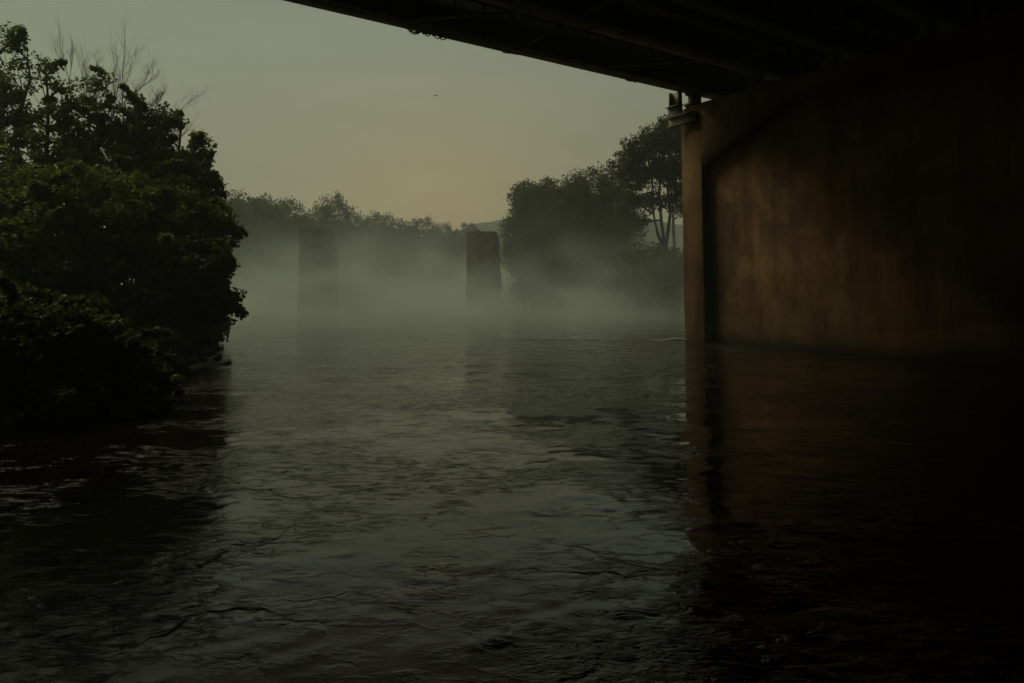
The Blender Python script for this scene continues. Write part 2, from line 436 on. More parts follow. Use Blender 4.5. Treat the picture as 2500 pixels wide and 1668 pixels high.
def water_z(x, y):
    wx = x + 1.4 * (fbm(x * .35, y * .35, 3, 31) - .5) * 2; wy = y + 1.4 * (fbm(x * .35, y * .35, 3, 37) - .5) * 2
    swell = (fbm(wx * .35, wy * .6, 2, 41) - .5) * .015
    ridge = 1 - np.abs(2 * fbm(wx * .45, wy * 1.0, 3, 43, .55) - 1)
    lines = sstep(.90, .995, ridge) * .005
    r2 = 1 - np.abs(2 * fbm(wx * 1.3, wy * 2.6, 2, 47) - 1)
    lines2 = sstep(.84, .99, r2) * .006 * (.25 + water_patch(x, y))
    chop = (fbm(wx * 2.6, wy * 4.6, 3, 51, .6) - .5) * .009 * water_patch(x, y)
    z = swell + lines + lines2 + chop
    for cx, cy_, r, n in ((-.9, 7.3, .55, 2), (1.2, 9.6, .8, -2), (.6, 6.4, .5, 3), (-2.6, 12.5, 1.1, 2), (3.0, 14, 1.2, -3), (-.5, 17.5, 1.2, 2), (3.4, 8.3, .7, 2)):
        z = z + .006 * r ** .5 * eddy(x, y, cx, cy_, r, n)
    # bow wave curling off the nose of the pier
    d = np.hypot(x - 9.9, y - 40.4); a = np.arctan2(y - 40.4, x - 9.9)
    z = z + .10 * np.exp(-(d / 1.1) ** 2) + .03 * np.sin(d * 4.2) * np.exp(-d / 5) * (np.cos(a) < .3)
    # dividing line of the pier's wake
    yy = 41.2 + .02 * (9 - x) ** 2 - .9 * (9 - x) * .2
    z = z + .03 * np.exp(-((y - yy) / .35) ** 2) * sstep(10.5, 8.5, x) * sstep(-4, 1, x)
    return z * (1 - .9 * sstep(55, 130, y))
wt = sheet('river_water', axis(-60, 160, -13, 14, .085, 1.06), axis(-80, 430, 3.0, 34, .085, 1.012), water_z, M_water,
           tintf=water_patch, tn='rough_patch')
wt.name = 'water'; tagit(wt, kind='structure')

# ------------------------------------------------------------------ road bridge
u = np.array([.8317, .5552, 0.])      # along the girders, towards the right bank
v = np.array([.5552, -.8317, 0.])     # along the pier, towards the camera side
z_ = np.array([0, 0, 1.])
AX = np.array([u, v, z_])             # rows: local axes in world space
ANG = math.atan2(u[1], u[0])
P0 = np.array([9.38, 39.5, 0])        # point of the outer flange edge over the pier
ZB = 14.77
bridge = empty('girder_bridge', (*P0[:2], 0), 'steel girder bridge overhead, its dark underside crossing the top of the picture', 'bridge', rz=ANG)
# local frame of the bridge: x = u (along the girders), y = -v (outwards, upstream)
LEN0, LEN1 = -75, 45
GS = 4.4; NG = 11
def girder(k):
    y0 = -GS * k - .42
    b = MB()
    fl = MB(); fl.box(((LEN0 + LEN1) / 2, y0, ZB + .03), (LEN1 - LEN0, .84, .06))
    b.box(((LEN0 + LEN1) / 2, y0, ZB + .96), (LEN1 - LEN0, .03, 1.80))             # web
    b.box(((LEN0 + LEN1) / 2, y0, ZB + 1.89), (LEN1 - LEN0, .60, .06))             # top flange
    x = LEN0 + 1.0
    while x < LEN1:                                                                 # web stiffeners
        b.box((x, y0, ZB + .96), (.02, .36, 1.79)); x += 1.6
    g = b.build('girder', M_steel_shade, bridge)
    fl.build('bottom_flange', M_steel_dark if k < 2 else M_steel_shade, g)  # inner flanges darker than the outer two: underside shade painted in
    for sx in ((-13.2, -33, -54, 22) if k % 2 == 0 else (-12.2, -33, -54, 22)):
        s = MB(); s.box((sx, y0, ZB - .012), (4.6, .80, .022))
        nx, ny = 30, 6
        for i in range(nx):
            for j in range(ny):
                if ny > 3 and False: pass
                px = sx - 2.2 + 4.4 * i / (nx - 1); py = y0 + (-.34, -.24, -.14, .14, .24, .34)[j]
                s.box((px, py, ZB - .04), (.055, .055, .034))
        s.build('splice_plate', M_steel, g)
    return g
for k in range(NG): girder(k)
b = MB(); b.box(((LEN0 + LEN1) / 2, -GS * (NG - 1) / 2 - .42, ZB + 2.06), (LEN1 - LEN0, GS * (NG - 1) + 3.0, .26))
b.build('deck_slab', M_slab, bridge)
def edge_rail(y):
    b = MB(); b.box(((LEN0 + LEN1) / 2, y, ZB + 2.55), (LEN1 - LEN0, .3, .72)); b.build('parapet', M_slab, bridge)
edge_rail(.86); edge_rail(-GS * (NG - 1) - 1.7)
for k in range(NG - 1):
    ya, yb = -GS * k - .46, -GS * (k + 1) - .38
    for xs in np.arange(-73.5, 44, 10.4):
        if abs(xs - 1.2) < 1.5: continue
        if xs < -45 and k > 3: continue
        c = MB()
        c.tube([(xs, ya, ZB + .25), (xs, yb, ZB + 1.6)], .06, 4); c.tube([(xs + .1, ya, ZB + 1.6), (xs + .1, yb, ZB + .25)], .06, 4)
        c.box((xs, (ya + yb) / 2, ZB + .18), (.12, yb - ya, .12))
        c.build('cross_brace', M_steel_shade, bridge)
# wind bracing in the flange plane between the two outer girders
for xs in (-5.6, -17, -28):
    c = MB(); c.tube([(xs, -.8, ZB + .16), (xs + 3.8, -GS - .1, ZB + .16)], .09, 4); c.build('wind_brace', M_steel, bridge)

# ------------------------------------------------------------------ concrete pier
B0 = np.array([10.40, 39.3, 0])
pier = empty('concrete_pier', (*B0[:2], 0), 'tall rust-brown concrete bridge pier with a recessed panel standing in the river', 'bridge pier', rz=ANG)
# local: x = u (away from the river view), y = -v (upstream).  wall face is x=0
TH = 3.4; PT = 13.75; PL = 45
def poly_b(inset=0):
    return None
b = MB()
# upstream pilaster with bevelled nose
nose = [(0, -.85), (0, 0), (.40, 1.0), (1.7, 1.75), (3.0, 1.0), (TH, 0), (TH, -.85)][::-1]
b.prism(nose, -2.0, PT)
b.build('pilaster', M_conc, pier, bevel=.04)
b = MB()
nose2 = [(0, -PL), (0, -PL + .85), (TH, -PL + .85), (TH, -PL), (3.0, -PL - 1), (1.7, -PL - 1.75), (.4, -PL - 1)][::-1]
b.prism(nose2[::-1], -2.0, PT); b.build('pilaster', M_conc, pier, bevel=.04)
b = MB(); b.box((TH / 2, -PL / 2, PT / 2 - 1), (TH - 1.2, PL - 1.7 + .1, PT + 2 - .004)); b.build('recessed_wall', M_conc, pier)
# cap with haunches: a polygon in the (y, z) plane
b = MB()
zt, zh, zl = PT - .003, 12.45, 10.07
hp = [(-.848, zt), (-.848, zl), (-6.0, zh), (-PL + 6.0, zh), (-PL + .848, zl), (-PL + .848, zt)]
V = np.array([[x, y, z] for x in (.002, TH - .002) for y, z in hp]); n = len(hp)
b.V.append(V); b.n = 2 * n
b.F[4] = [np.array([[i, (i + 1) % n, n + (i + 1) % n, n + i] for i in range(n)][::1])]
b.F[n] = [np.array([list(range(n))[::-1], [n + i for i in range(n)]])]
b.build('haunched_cap', M_conc, pier)
block_wall = empty('light_block_wall', (-12, 5, 0), 'unseen concrete wall out of view, added to block light under the girder bridge', 'light blocker', rz=ANG)
b = MB(); b.box((-1.2, -20, 6.4), (2.4, 46, 15.0)); b.build('wall', M_conc, block_wall)  # out of view; added to keep light from behind off the pier
# bearings under each girder (they belong to the bridge)
for k in range(NG):
    y0 = -GS * k - .42
    b = MB(); b.box((1.6, y0, ZB - .09), (.9, .7, .16)); b.box((1.6, y0, ZB - .42), (.6, .5, .5)); b.box((1.6, y0, ZB - .76), (1.0, .8, .18))
    lo = ZB - .85
    b.box((1.6, y0, (PT + lo) / 2 ), (.8, .7, lo - PT + .02))
    b.build('bearing', M_steel_dark, bridge)
# steel bracket frame clamped round the pier nose
fr = empty('steel_bracket', (*B0[:2], 12.0), 'green-grey steel bracket frame bolted round the top corner of the concrete pier', 'bracket', rz=ANG)
def ibeam_y(b, x, y0, y1, z0, z1, fw=.28):
    b.box((x, (y0 + y1) / 2, (z0 + z1) / 2), (.05, y1 - y0, z1 - z0))
    b.box((x - .06, (y0 + y1) / 2, z0 + .02), (fw, y1 - y0 + .05, .04)); b.box((x - .06, (y0 + y1) / 2, z1 - .02), (fw, y1 - y0 + .05, .04))
z0 = -12.0
for q, (a, bb, ya, yb) in enumerate(((12.70, 13.29, -.61, 1.43), (13.33, 13.93, .37, 1.5))):
    b = MB(); ibeam_y(b, -.16, ya, yb, a + z0, bb + z0, .34)
    if q == 0:
        for yy in np.arange(-.5, 1.2, .24):
            for w_ in (.16, .43): b.box((-.20, yy, a + z0 + w_), (.05, .06, .06))
    b.build('bracket_beam', M_steel, fr)
b = MB(); b.box((-.12, .815, (13.93 + ZB) / 2 + z0), (.05, .77, ZB - 13.935)); b.box((-.27, 1.185, (13.93 + ZB) / 2 + z0), (.25, .04, ZB - 13.935)); b.box((-.27, .45, (13.93 + ZB) / 2 + z0), (.25, .04, ZB - 13.935))
b.build('post', M_steel, fr)
b = MB(); b.box((1.75, .9, 13.88 + z0), (1.2, .25, .24)); b.build('tie_beam', M_steel, fr)

# rags of nest and cable caught under the outer flange
def snag(x, seed, s=1):
    rn = random.Random(seed)
    b = MB()
    for k in range(5):
        x0 = x + rn.uniform(-.5, .5) * s; ln = rn.uniform(.15, .7) * s; dp = rn.uniform(.03, .2) * s
        t = np.linspace(0, 1, 8)
        b.tube(np.stack([x0 + t * ln, np.full(8, -.05 - .02 * k), ZB - .0 - dp * np.sin(t * np.pi)], -1), .028, 5)
    p = b.build('cable_loop', M_cloth, bridge); return p
snag(-16.6, 1, 1.1); snag(-15.8, 5, .8); snag(-11.7, 2, .6); snag(-3.4, 3, .7)

# ------------------------------------------------------------------ old stone piers
def stone_pier(px, Y, wtop, ztop, m, label, capm, seed, side):
    X = (px - 1250) / 1664 * Y
    root = empty('stone_pier', (X, Y, 0), label, 'old pier', 'ruined stone piers standing in the misty river', rz=R(side))
    rs = np.random.RandomState(seed)
    b = MB(); rows = int((ztop + 1.5) / .52); zc = -1.5
    hgt = (ztop + 1.5) / rows
    for k in range(rows):
        t = k / rows
        wd = wtop / 2 * (1.0 + .20 * (1 - t)) + rs.uniform(-.02, .02); dp = 4.6 * (1 + .10 * (1 - t)) + rs.uniform(-.02, .02)
        off = (1 - t) * wtop * .09
        q = wd * .45
        poly = [(-wd + off, -dp), (wd + off - q * .4, -dp - q * .3), (wd + off, -dp + q), (wd + off, dp), (-wd + off, dp)]
        b.prism(poly, zc + .002, zc + hgt - .004); zc += hgt
    b.build('masonry_shaft', m, root, bevel=.025)
    b = MB(); wd = wtop / 2 + .06; dp = 4.7
    b.prism([(-wd, -dp), (wd, -dp), (wd, dp), (-wd, dp)], zc, zc + .42)
    for k in range(14):
        x = rs.uniform(-wd, wd); y = rs.uniform(-dp, -dp + 4); s = rs.uniform(.12, .4)
        b.box((x * .9, y, zc + .42 + s * .28), (s * 1.6, s, s * .6))
    b.build('capstone', capm, root, bevel=.05)
    return root
stone_pier(776, 90, 3.6, 10.65 - .42, M_stone, 'dark stone pier in the mist, left one, in front of the left bank trees', M_stone, 1, 9)
stone_pier(1180, 102, 3.95, 11.35 - .42, M_stone_red, 'reddish-brown stone pier in the mist, right one, in mid-river', M_stone_red, 2, -3)

# ------------------------------------------------------------------ vegetation
def leaves(centres, rc, per, size, rs, droop=.35, flat=.75, tint=None, lobed=False):
    n = len(centres); m = n * per
    c = np.repeat(centres, per, axis=0); r = np.repeat(np.broadcast_to(rc, (n,)), per)
    g = rs.normal(size=(m, 3)); g /= np.linalg.norm(g, axis=1)[:, None]
    g *= (rs.rand(m, 1) ** .5); g[:, 2] *= flat
    p = c + g * r[:, None]
    # leaf axis: outwards and hanging; normal: roughly up
    a = g + rs.normal(size=(m, 3)) * .55; a[:, 2] -= droop * 1.3
    a /= np.linalg.norm(a, axis=1)[:, None]
    nn = rs.normal(size=(m, 3)) * .75 + np.array([0, 0, 1.0]); 
    b = np.cross(nn, a); b /= np.linalg.norm(b, axis=1)[:, None] + 1e-9
    up = np.cross(a, b)
    s = size * rs.uniform(.6, 1.25, (m, 1))
    if lobed:   # five-lobed leaf as an eight-cornered polygon
        prof = [(0, 0, 0), (.25, .55, .04), (.42, .30, 0), (.75, .50, .05), (1.0, 0, -.06), (.75, -.50, .05), (.42, -.30, 0), (.25, -.55, .04)]
    else:
        prof = [(0, 0, 0), (.45, .42, .07), (1.0, 0, -.05), (.45, -.42, .07)]
    k = len(prof)
    V = np.stack([p + a * s * q[0] + b * s * q[1] + up * s * q[2] for q in prof], 1).reshape(-1, 3)
    F = np.arange(m * k).reshape(m, k)
    ti = np.repeat(np.clip((rs.rand(n) if tint is None else tint), 0, 1), per) * .7 + rs.rand(m) * .3
    return V, F, np.repeat(ti, k)

def lobe_points(lobe, n, rs, shell=.45, fill=1.0):
    c = np.array(lobe[:3]); r = np.array(lobe[3:6])
    g = rs.normal(size=(n, 3)); g /= np.linalg.norm(g, axis=1)[:, None]
    ph = rs.rand(3) * 6.3
    bump = 1 + .13 * np.sin(g[:, 0] * 5 + ph[0]) * np.sin(g[:, 2] * 6 + ph[1]) + .09 * np.sin(g[:, 1] * 9 + ph[2])
    rad = (shell + (1 - shell) * rs.rand(n) ** .6) * bump
    return c + g * r * rad[:, None]

def curve(a, b, rs, n=7, wob=.08, sag=0):
    a = np.array(a, float); b = np.array(b, float); t = np.linspace(0, 1, n)[:, None]
    Ln = np.linalg.norm(b - a)
    off = rs.normal(size=(2, 3)) * wob * Ln
    return a + (b - a) * t + off[0] * np.sin(t * np.pi) + off[1] * np.sin(t * 2 * np.pi) * .5 + np.array([0, 0, 1]) * sag * Ln * np.sin(t * np.pi)

def tree(name, label, cat, base, lobes, clump_n, rc, per, size, lm, seed, trunk_r=.2, group=None, twigs=20, split=.35,
         shell=.45, droop=.35, lobed=False, trunk=True, flat=.75, sprays=0, spray_len=1.0):
    rs = np.random.RandomState(seed)
    bx, by = base; bz = float(ground_z(np.array(bx), np.array(by)))
    root = empty(name, (bx, by, bz), label, cat, group)
    top = max(l[2] for l in lobes)
    mx = np.mean([[l[0], l[1]] for l in lobes], axis=0)
    org = np.array([bx, by, bz])
    b = MB()
    fork = np.array([bx * .6 + mx[0] * .4, by * .6 + mx[1] * .4, bz + (top - bz) * split])
    b.tube(curve(org - [0, 0, .4], fork, rs, 8, .03) - org, np.linspace(trunk_r * 1.25, trunk_r * .8, 8), 8)
    C = []; RC = []; TI = []; LIMB = []
    tot = sum((l[3] * l[4] * l[5]) ** (2 / 3) for l in lobes)
    for l in lobes:
        lc = np.array(l[:3])
        low = min(lc[2] - .2, fork[2]); st = org + (fork - org) * np.clip((low - bz) / (fork[2] - bz), .25, 1)
        r0 = trunk_r * .6
        if len(LIMB) >= 3:          # later limbs fork off earlier ones
            Q = np.concatenate([p_[1:5] for p_ in LIMB]); Q = Q[Q[:, 2] < lc[2] + l[5] * .2]
            if len(Q):
                q_ = Q[np.argmin(np.linalg.norm(Q - lc, axis=1) + .4 * np.abs(Q[:, 2] - lc[2] + l[5]))]
                if np.linalg.norm(q_ - lc) < np.linalg.norm(st - lc): st = q_; r0 = trunk_r * .34
        pts = curve(st, lc + [0, 0, l[5] * .3], rs, 7, .10, .08); LIMB.append(pts)
        b.tube(pts - org, np.linspace(r0, trunk_r * .10, 7), 6)
        k = max(6, int(clump_n * (l[3] * l[4] * l[5]) ** (2 / 3) / tot))
        P = lobe_points(l, k, rs, shell)
        C.append(P); RC.append(rc * rs.uniform(.6, 1.3, k)); TI.append(np.clip(rs.normal(.45, .22, k), 0, 1))
        for q in rs.permutation(k)[:twigs]:
            i = rs.randint(2, 7)
            b.tube(curve(pts[i], P[q], rs, 5, .10, .05) - org, np.linspace(trunk_r * .13, trunk_r * .03 + .004, 5), 4)
    if sprays:                      # leading shoots that break the outline, arching over and hanging at the tip
        A = np.concatenate(C); mid = A.mean(0)
        for q in rs.permutation(len(A))[:sprays]:
            d = A[q] - mid; d[2] = d[2] * .5 + rs.uniform(-.3, 1.2); d = d / np.linalg.norm(d) + rs.normal(size=3) * .35
            ln = rs.uniform(.5, 1.35) * spray_len; m_ = 6; t_ = np.linspace(0, 1, m_)[:, None]
            pts = A[q] + d * ln * t_ + np.array([0, 0, -1]) * droop * 1.4 * ln * t_ ** 2
            b.tube(pts - org, np.linspace(.014, .005, m_), 4)
            C.append(pts[1:]); RC.append(rc * rs.uniform(.28, .55, m_ - 1)); TI.append(np.clip(rs.normal(.6, .2, m_ - 1), 0, 1))
    C = np.concatenate(C); RC = np.concatenate(RC); TI = np.concatenate(TI)
    ok = C[:, 2] > .12
    C, RC, TI = C[ok], RC[ok], TI[ok]
    V, F, ti = leaves(C, RC, per, size, rs, droop, flat, TI, lobed)
    V = V - org
    V[:, 2] = np.maximum(V[:, 2], .02 - org[2])
    b.build('trunk', M_bark, root, smooth=True)
    mesh_np('crown', V, F, lm, root, tint=ti)
    return root

def pl(px, py, Y, r, ry=None, rz=None):     # a crown lobe: centre seen at (px,py), Y metres off, radius r metres
    x, y, z = at(px, py, Y); return (x, y, z, r, ry or r, rz or r)

# --- left bank: the close maple and what grows round it
airy = dict(shell=.15, sprays=36, spray_len=.7)
tree('maple_tree', 'tall airy maple at the left edge with ragged leaf clusters against the sky', 'tree', (-20.5, 30),
     [pl(30, 120, 30, .9), pl(20, 230, 30, 1.3), pl(110, 170, 30, .9), pl(60, 330, 30, 1.8, 1.5), pl(150, 300, 30, 1.4), pl(-60, 200, 30.5, 1.6),
      pl(120, 420, 29.5, 2.1), pl(-40, 400, 30, 2.2), pl(170, 220, 30, .6), pl(200, 360, 30, .9), pl(40, 95, 30, .5), pl(70, 480, 29, 2.2, 2, 1.5)],
     360, .34, 46, .125, M_leaf_near, 11, .22, 'left bank trees', twigs=26, split=.42, lobed=True, **airy)
tree('maple_tree', 'young maple with a tuft rising above its neighbours, second on the left bank', 'tree', (-18, 31),
     [pl(250, 205, 31, .6), pl(235, 250, 31, .5), pl(260, 300, 31, 1.0), pl(210, 370, 31, 1.2), pl(300, 360, 31, 1.2), pl(240, 440, 30, 1.9), pl(330, 430, 30, 1.6)],
     260, .33, 46, .125, M_leaf_near, 12, .17, 'left bank trees', twigs=22, split=.45, lobed=True, **airy)
tree('maple_tree', 'leaning maple on the left bank whose crown steps down below the bare twigs', 'tree', (-16, 31.5),
     [pl(345, 280, 31.5, .8), pl(395, 290, 31.5, .7), pl(430, 300, 31.5, .45), pl(370, 350, 31.5, 1.1), pl(330, 330, 31, .9), pl(390, 400, 31, 1.3), pl(340, 470, 30.5, 1.8), pl(440, 420, 31, .9)],
     300, .33, 46, .125, M_leaf_near, 13, .17, 'left bank trees', twigs=20, split=.42, lobed=True, **airy)
tree('maple_tree', 'slender maple at the river end of the left bank clump', 'tree', (-15, 33),
     [pl(490, 350, 33, .55), pl(480, 390, 33, .8), pl(450, 440, 33, 1.1), pl(505, 430, 33, .7), pl(470, 490, 33, 1.5), pl(525, 450, 33, .35), pl(420, 400, 33, .7)],
     210, .33, 44, .13, M_leaf_near, 14, .14, 'left bank trees', twigs=18, split=.42, lobed=True, **airy)
tree('broadleaf_tree', 'dense dark broadleaf tree filling the left edge above the water', 'tree', (-19, 25.5),
     [pl(60, 560, 26, 3.0, 2.2, 2.4), pl(200, 540, 26.5, 2.7, 2.2, 2.3), pl(-60, 520, 26, 2.6), pl(140, 690, 25, 2.6, 2, 2.0), pl(0, 680, 24, 2.6), pl(100, 800, 24, 2.3, 1.8, 1.6), pl(220, 800, 24.5, 2.0, 1.6, 1.6)],
     900, .44, 60, .125, M_leaf_near, 21, .3, 'left bank trees', twigs=30, split=.4, shell=.45, sprays=260, spray_len=.9, lobed=True)
tree('broadleaf_tree', 'broad rounded tree bulging over the water at the end of the left bank', 'tree', (-16.5, 29),
     [pl(350, 540, 28.5, 2.4, 2, 2.1), pl(440, 560, 29, 1.9, 1.8, 1.9), pl(330, 680, 27, 2.3, 2, 2), pl(450, 680, 27.5, 1.9, 1.6, 1.8), pl(520, 640, 28, .85, .9, 1.2), pl(490, 760, 27.5, 1.05, 1, 1.4),
      pl(420, 800, 27, 1.4, 1.3, 1.2), pl(300, 800, 25.5, 1.6, 1.4, 1.3), pl(538, 650, 28, .5), pl(535, 720, 28, .45), pl(500, 560, 29.5, 1.2)],
     820, .40, 60, .125, M_leaf_near, 22, .26, 'left bank trees', twigs=30, split=.4, shell=.4, sprays=170, spray_len=.55, lobed=True, droop=.45)
tree('overhanging_shrub', 'leafy shrub nearest the camera with drooping sprays touching the river', 'shrub', (-12.5, 17.5),
     [pl(60, 800, 17, 1.4, 1.2, 1.0), pl(180, 830, 17, 1.25, 1, .9), pl(110, 920, 16.5, 1.5, 1.2, .9), pl(260, 880, 17, .95, .9, .75), pl(290, 950, 17, .8, .8, .55), pl(350, 985, 17.5, .42, .5, .3),
      pl(0, 900, 16, 1.5), pl(230, 980, 16.5, .8, .7, .5), pl(335, 910, 18, .5, .5, .45)],
     620, .27, 52, .115, M_leaf_shrub, 23, .09, 'left bank shrubs', twigs=26, split=.3, shell=.35, droop=.55, lobed=True, sprays=130, spray_len=.8)
tree('overhanging_shrub', 'low shrub at the water line between the near shrub and the rounded tree', 'shrub', (-13.5, 24),
     [pl(300, 870, 23.5, 1.3, 1.2, .8), pl(400, 860, 24.5, .9, .9, .8), pl(200, 900, 22, 1.4), pl(440, 850, 26, .7, .8, .7)],
     330, .28, 52, .115, M_leaf_shrub, 24, .08, 'left bank shrubs', twigs=20, split=.3, shell=.4, droop=.5, sprays=70, spray_len=.8)
tree('overhanging_shrub', 'dark shrub behind the left bank clump at the edge of the mist', 'shrub', (-18.6, 40),
     [pl(520, 800, 38, .9, 1, .9), pl(500, 740, 38, 1.3), pl(450, 780, 36, 1.6), pl(540, 790, 39, .45, .5, .35)],
     260, .35, 40, .18, M_leaf_near, 25, .1, 'left bank shrubs', twigs=14, split=.3, shell=.4)

# --- bare, dead tops
def bare(name, label, base, tips, seed, r0, spread=.5):
    rs = np.random.RandomState(seed)
    base = np.array(base, float)
    root = empty(name, tuple(base), label, 'dead tree', 'bare twigs above the left bank')
    b = MB(); tw = MB()
    def grow(p, d, ln, r, lev):
        n = 6; pts = [p]
        dd = d.copy()
        for i in range(n):
            dd = dd + rs.normal(size=3) * .07; dd[2] += .02; dd /= np.linalg.norm(dd); pts.append(pts[-1] + dd * ln / n)
        pts = np.array(pts)
        (b if lev < 1 else tw).tube(pts - base, np.linspace(r * .7, r * .28, n + 1), 5 if lev < 2 else 3)
        if lev >= 3: return
        for k in range(9 if lev < 2 else 6):
            i = rs.randint(1, n + 1); q = dd * 1.0 + rs.normal(size=3) * spread; q[2] += .25; q /= np.linalg.norm(q)
            grow(pts[i], q, ln * rs.uniform(.3, .62), r * .5 * (1 - .06 * i), lev + 1)
    for (tip, start) in tips:
        s = np.array(start); t = np.array(tip); d = t - s; ln = np.linalg.norm(d)
        b.tube(curve(base, s, rs, 6, .04) - base, np.linspace(r0 * 1.5, r0, 6), 6)
        grow(s, d / ln, ln, r0, 0)
    b.build('branch', M_twig, root); tw.build('twigs', M_twig, root)
bare('bare_tree', 'bare dead top with a fan of fine twigs, tallest above the left bank clump', (-17.2, 32.5, 1.2),
     [(at(305, 145, 32), at(300, 300, 32)), (at(368, 178, 32), at(303, 250, 32)), (at(280, 170, 32), at(290, 330, 32)), (at(395, 240, 32), at(340, 280, 32))], 3, .035, .33)
bare('bare_tree', 'thin bare dead stem rising left of the leafy tuft', (-19.2, 32.5, 1.2), [(at(210, 155, 32), at(228, 290, 32)), (at(190, 190, 32), at(215, 300, 32)), (at(228, 180, 32), at(226, 290, 32))], 4, .022, .28)
bare('bare_tree', 'bare twig standing by the leaf clusters of the airy maple', (-20.6, 32.5, 1.2), [(at(160, 98, 32), at(168, 200, 32)), (at(182, 125, 32), at(170, 190, 32))], 5, .020, .25)
bare('bare_tree', 'arching bare branches reaching out to the right of the left bank clump', (-16.6, 33.5, 1.2),
     [(at(455, 262, 33), at(370, 330, 33)), (at(462, 330, 33), at(395, 370, 33)), (at(420, 245, 33), at(360, 280, 33))], 6, .024, .42)

# --- far bank trees, each its own thing
def far_tree(px, pytop, Y, width, label, seed, lm=M_leaf_far, nlobe=7, cat='tree', name='broadleaf_tree', per=32, size=.34, n=260, airy=False, group='trees on the far banks', low=.18):
    """px: middle of the crown, pytop: its top in the photo; width in metres"""
    rs = np.random.RandomState(seed)
    X, _, zt = at(px, pytop, Y)
    bz = 1.5; h = zt - bz; lob = []
    for k in range(nlobe):
        f = k / max(1, nlobe - 1)
        a = rs.rand() * 6.28
        zc = bz + h * (low + .1 + (.72 - low) * f); rr = width / 2 * (.62 - .25 * abs(f - .35)) * rs.uniform(.85, 1.15)
        off = (width / 2 - rr) * (1.15 - f * .75)
        lob.append((X + math.cos(a) * off, Y + math.sin(a) * off, zc, rr, rr, min(rr, (zt - zc)) * .92))
    # top lobe pinned to the crown top
    rt = width * .34
    lob.append((X, Y, zt - rt * .95, rt, rt, rt * .95))
    lob.append((X - width * .24, Y, bz + h * .55, rt, rt, rt)); lob.append((X + width * .24, Y, bz + h * .52, rt, rt, rt))
    return tree(name, label, cat, (X, Y), lob, n, 1.0 if not airy else .6, per, size, lm, seed, max(.12, h * .017), group,
                twigs=4 if not airy else 10, split=.4, shell=.62 if not airy else .2, droop=.25)

L1 = [  # px, top y, Y, width, words
    (535, 462, 102, 11.8, 'dark hazy tree just behind the left bank clump'),
    (592, 478, 110, 11.8, 'first rounded tree of the misty left tree line, next to the clump'),
    (648, 478, 117, 11.8, 'second tree of the left tree line, flat-topped and dark'),
    (695, 490, 123, 10.6, 'tree with a small notched top just left of the dark stone pier'),
    (745, 526, 129, 10.6, 'low tree in the dip straight above the dark stone pier'),
    (812, 480, 137, 13.6, 'tall bushy round-topped tree right of the dark stone pier'),
    (868, 522, 143, 11.8, 'tree on the shoulder right of the tall round-topped tree'),
    (930, 519, 154, 13.0, 'pale hazy tree in the middle of the left tree line'),
    (978, 542, 162, 11.8, 'small hazy tree in a dip of the tree line'),
    (1030, 527, 171, 14.2, 'rounded hazy tree where the tree line begins to fall'),
    (1078, 546, 183, 11.8, 'low hazy tree near the end of the falling tree line'),
    (1112, 560, 195, 10.0, 'lowest tree in the notch left of the reddish pier'),
    (1148, 545, 212, 9.4, 'small spiky tree right above the reddish stone pier'),
    (1192, 574, 228, 11.2, 'faint far tree behind the reddish stone pier'),
    (1232, 592, 239, 10.6, 'faintest low tree in the gap right of the reddish stone pier'),
]
for i, (px, py, Y, wd, lab) in enumerate(L1):
    far_tree(px, py, Y, wd, lab, 100 + i, n=820 if Y < 145 else 600, size=.25 + Y * .0009, low=.02, nlobe=9, group='trees of the misty left bank')
# bushes along the foot of that bank
for i, (px, py, Y, wd, lab) in enumerate([
    (560, 600, 100, 11.8, 'dark bush low on the left bank in the mist'),
    (640, 610, 115, 11.8, 'second misty bush along the left bank'),
    (722, 615, 126, 11.8, 'bush behind the left edge of the dark stone pier'),
    (850, 620, 140, 13.0, 'bush just right of the dark stone pier'),
    (930, 625, 154, 11.8, 'bush in the mist left of mid-river'),
    (1005, 625, 166, 11.8, 'bush in the brightest mist under the tree line'),
    (1070, 630, 181, 10.6, 'bush in the mist left of the reddish pier'),
    (1140, 640, 195, 11.8, 'bush behind the reddish stone pier'),
    (1215, 640, 227, 14.2, 'last bush before the right bank trees')]):
    far_tree(px, py, Y, wd, lab, 300 + i, n=170, nlobe=4, cat='shrub', name='bank_bush', group='bushes on the misty left bank', low=.1)

# right bank
R1 = [
    (1283, 445, 108, 7.0, 'leftmost tree of the right bank, leaning crown with an open edge', False),
    (1325, 441, 106, 7.5, 'round-topped tree second from the left on the right bank', False),
    (1385, 428, 104, 9.5, 'broad dark tree in the middle of the right bank group', False),
    (1445, 408, 102, 10, 'tallest dense tree of the right bank group', False),
    (1500, 420, 100, 7.0, 'dense tree behind the open-crowned tree by the pier', False),
]
for i, (px, py, Y, wd, lab, air) in enumerate(R1):
    far_tree(px, py, Y, wd, lab, 400 + i, n=980, size=.33, lm=M_leaf_mid, nlobe=13, low=-.05, group='trees of the right bank')
